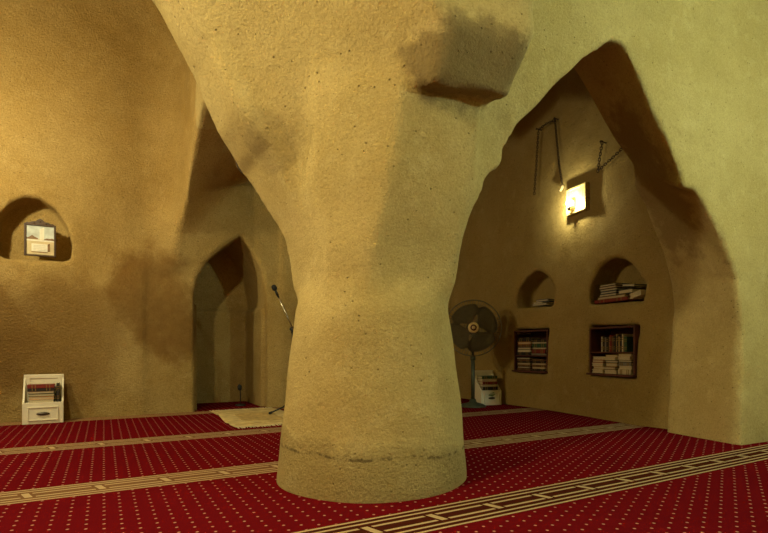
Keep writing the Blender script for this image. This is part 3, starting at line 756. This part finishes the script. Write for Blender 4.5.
def table_mic():
    t = empty('table_microphone', W(.20, 4.15, 0), 0.3, 'short black microphone on a small round foot inside the prayer niche', 'microphone')
    bm = bmesh.new(); lathe(bm, [(.06, 0), (.06, .008), (.05, .018), (.012, .024)], 24); finish('foot', bm, M_BLACK, t, True)
    bm = bmesh.new(); tube(bm, [(0, 0, .02), (0, 0, .10), (-.004, -.005, .15), (-.012, -.012, .185)], .006, 8); finish('gooseneck', bm, M_BLACK, t)
    bm = bmesh.new(); tube(bm, [(-.012, -.012, .18), (-.018, -.018, .195), (-.03, -.03, .225), (-.038, -.038, .245)], [.01, .022, .026, .012], 12); finish('foam_windscreen', bm, M_FOAM, t)
table_mic()

# ------------------------------------------------------------------ chains high on the wall
def chain(pts, label, end=None, link=.034):
    P_ = [W(*p) for p in pts]; o0 = P_[0].copy()
    seg = []; step = link*.72; carry = 0
    for a, b in zip(P_[:-1], P_[1:]):
        L = (b-a).length; k = carry
        while k < L: seg.append((a+(b-a)*(k/L), (b-a).normalized())); k += step
        carry = k-L
    bm = bmesh.new()
    for i, (p, d) in enumerate(seg):
        side = d.orthogonal().normalized() if i == 0 else (side-d*side.dot(d)).normalized()
        q = side if i % 2 else d.cross(side)
        ring = [p-o0+d*(link*.5*math.cos(a))+q*(link*.30*math.sin(a)) for a in [k*2*math.pi/10 for k in range(10)]]
        tube(bm, ring, link*.11, 5, closed=True)
    o = finish('chain', bm, M_CHAIN, None); o.location = o0
    tag(o, label, 'chain', 'old chains on the wall above the lamp')
    if end:
        bm = bmesh.new(); q = P_[-1]-o0
        tube(bm, [q, q+Vector((0, 0, -.03)), q+Vector((0, .02, -.06)), q+Vector((0, .045, -.05))], [.014, .016, .014, .008], 8); finish('rope_end', bm, M_ROPE, o)
def cv(v, z, off=.07): return (wallU(v)-off, v, z)
chain([cv(1.93, 2.74), cv(1.90, 3.05), cv(1.86, 3.52), cv(1.73, 3.545), cv(1.60, 3.54), cv(1.57, 3.3), cv(1.52, 2.95), cv(1.47, 2.72)],
      'long rusty chain draped in two hanging strands above and left of the wall lamp', True)
chain([cv(.84, 2.96), cv(.87, 2.83), cv(.90, 2.68), cv(.78, 2.72), cv(.60, 2.78), cv(.44, 2.86)], 'short rusty chain bent in a corner right of the wall lamp')
for (v, z, lb) in ((1.87, 3.53, 'iron peg holding the left strand of the long chain'), (1.59, 3.55, 'iron peg holding the right strand of the long chain'), (.84, 2.97, 'iron peg holding the short bent chain')):
    c = W(*cv(v, z, .09)); bm = bmesh.new(); tube(bm, [(0, 0, 0), (.16, 0, .0)], .006, 8); lathe(bm, [(.011, -.004), (.011, .002)], 10, M=Matrix.Rotation(math.pi/2, 4, 'Y'))
    o = finish('wall_peg', bm, M_CHAIN); o.location = c; tag(o, lb, 'peg', 'iron pegs for the chains')
bm = bmesh.new(); o0 = W(-.27, 2.2, 3.30)
e = [W(-.27, 2.2, z)-o0 for z in (3.30, 3.0, 2.7, 2.52)]
tube(bm, e, .004, 6)
hk = finish('hanging_cord', bm, M_CHAIN); hk.location = o0; tag(hk, 'thin dark cord with an iron hook hanging from the arch left of the pillar', 'cord')
q = e[-1]; bm = bmesh.new(); tube(bm, [q+Vector((-.03, 0, .05)), q+Vector((-.012, 0, .0)), q+Vector((.02, 0, -.045)), q+Vector((.055, 0, -.06))], [.006, .016, .014, .007], 8)
finish('iron_hook', bm, M_CHAIN, hk)
# ------------------------------------------------------------------ lamps
M_LAMPBODY = simple('lamp_brass', (0.52, 0.40, 0.16), 0.45, 0.3, noise=0.4, scale=60)
M_BULB = simple('lamp_bulb', (1, 1.2, 0.45), 0.4, emit=(1.0, 0.84, 0.45), strength=14)
def point_lamp(key, parent, loc_local):
    (p, colr, watt, rad_) = LAMPS[key]
    if key == 'far_right':      # flat lamp let into its plate: shines out from the wall
        ld = bpy.data.lights.new('bulb_light', 'AREA'); ld.shape = 'DISK'; ld.size = rad_
    else:
        ld = bpy.data.lights.new('bulb_light', 'POINT'); ld.shadow_soft_size = rad_
    ld.color = colr; ld.energy = watt
    lo = bpy.data.objects.new('bulb_light', ld); C.objects.link(lo); lo.location = loc_local; lo.parent = parent
    if key == 'far_right': lo.rotation_euler = (math.pi/2, 0, 0)
def wall_lamp(key, rz, label):
    (p, colr, watt, rad_) = LAMPS[key]
    t = empty('wall_lamp', W(*p), rz, label, 'lamp')         # local -y faces the room
    bm = bmesh.new(); box(bm, (-.14, 0.03, -.13), (.14, .075, .13), bev=.006)
    for x0, x1, z0, z1 in ((-.14, .14, .112, .13), (-.14, .14, -.13, -.112), (-.14, -.122, -.112, .112), (.122, .14, -.112, .112)):
        box(bm, (x0, 0.01, z0), (x1, 0.034, z1), bev=.003)
    finish('backplate', bm, M_LAMPBODY, t)
    bm = bmesh.new(); lathe(bm, [(.018, 0), (.022, .03), (.02, .045)], 16, M=Matrix.Translation((-.06, -0.01, -.095)))
    finish('socket', bm, M_STEEL, t, True)
    bm = bmesh.new(); bmesh.ops.create_uvsphere(bm, u_segments=16, v_segments=12, radius=.036, matrix=Matrix.Translation((-.06, -0.01, -.022)))
    finish('bulb', bm, M_BULB, t, True)
    point_lamp(key, t, (-.06, -0.055, -.022) if key == 'far_right' else (-.06, -.12, -.03))
    return t
wall_lamp('far_right', -math.pi/2-0.18, 'square brass wall lamp with glaring bulb high on the wall above the arched book niches')
wall_lamp('near_right', math.pi, 'added square lamp outside the frame at near right, placed to match the shadows')
wall_lamp('near_left', math.pi/2, 'added square lamp outside the frame at near left, placed to match the shadows')
wall_lamp('far_left', math.pi/2, 'added square lamp outside the frame at far left, placed to match the shadows')
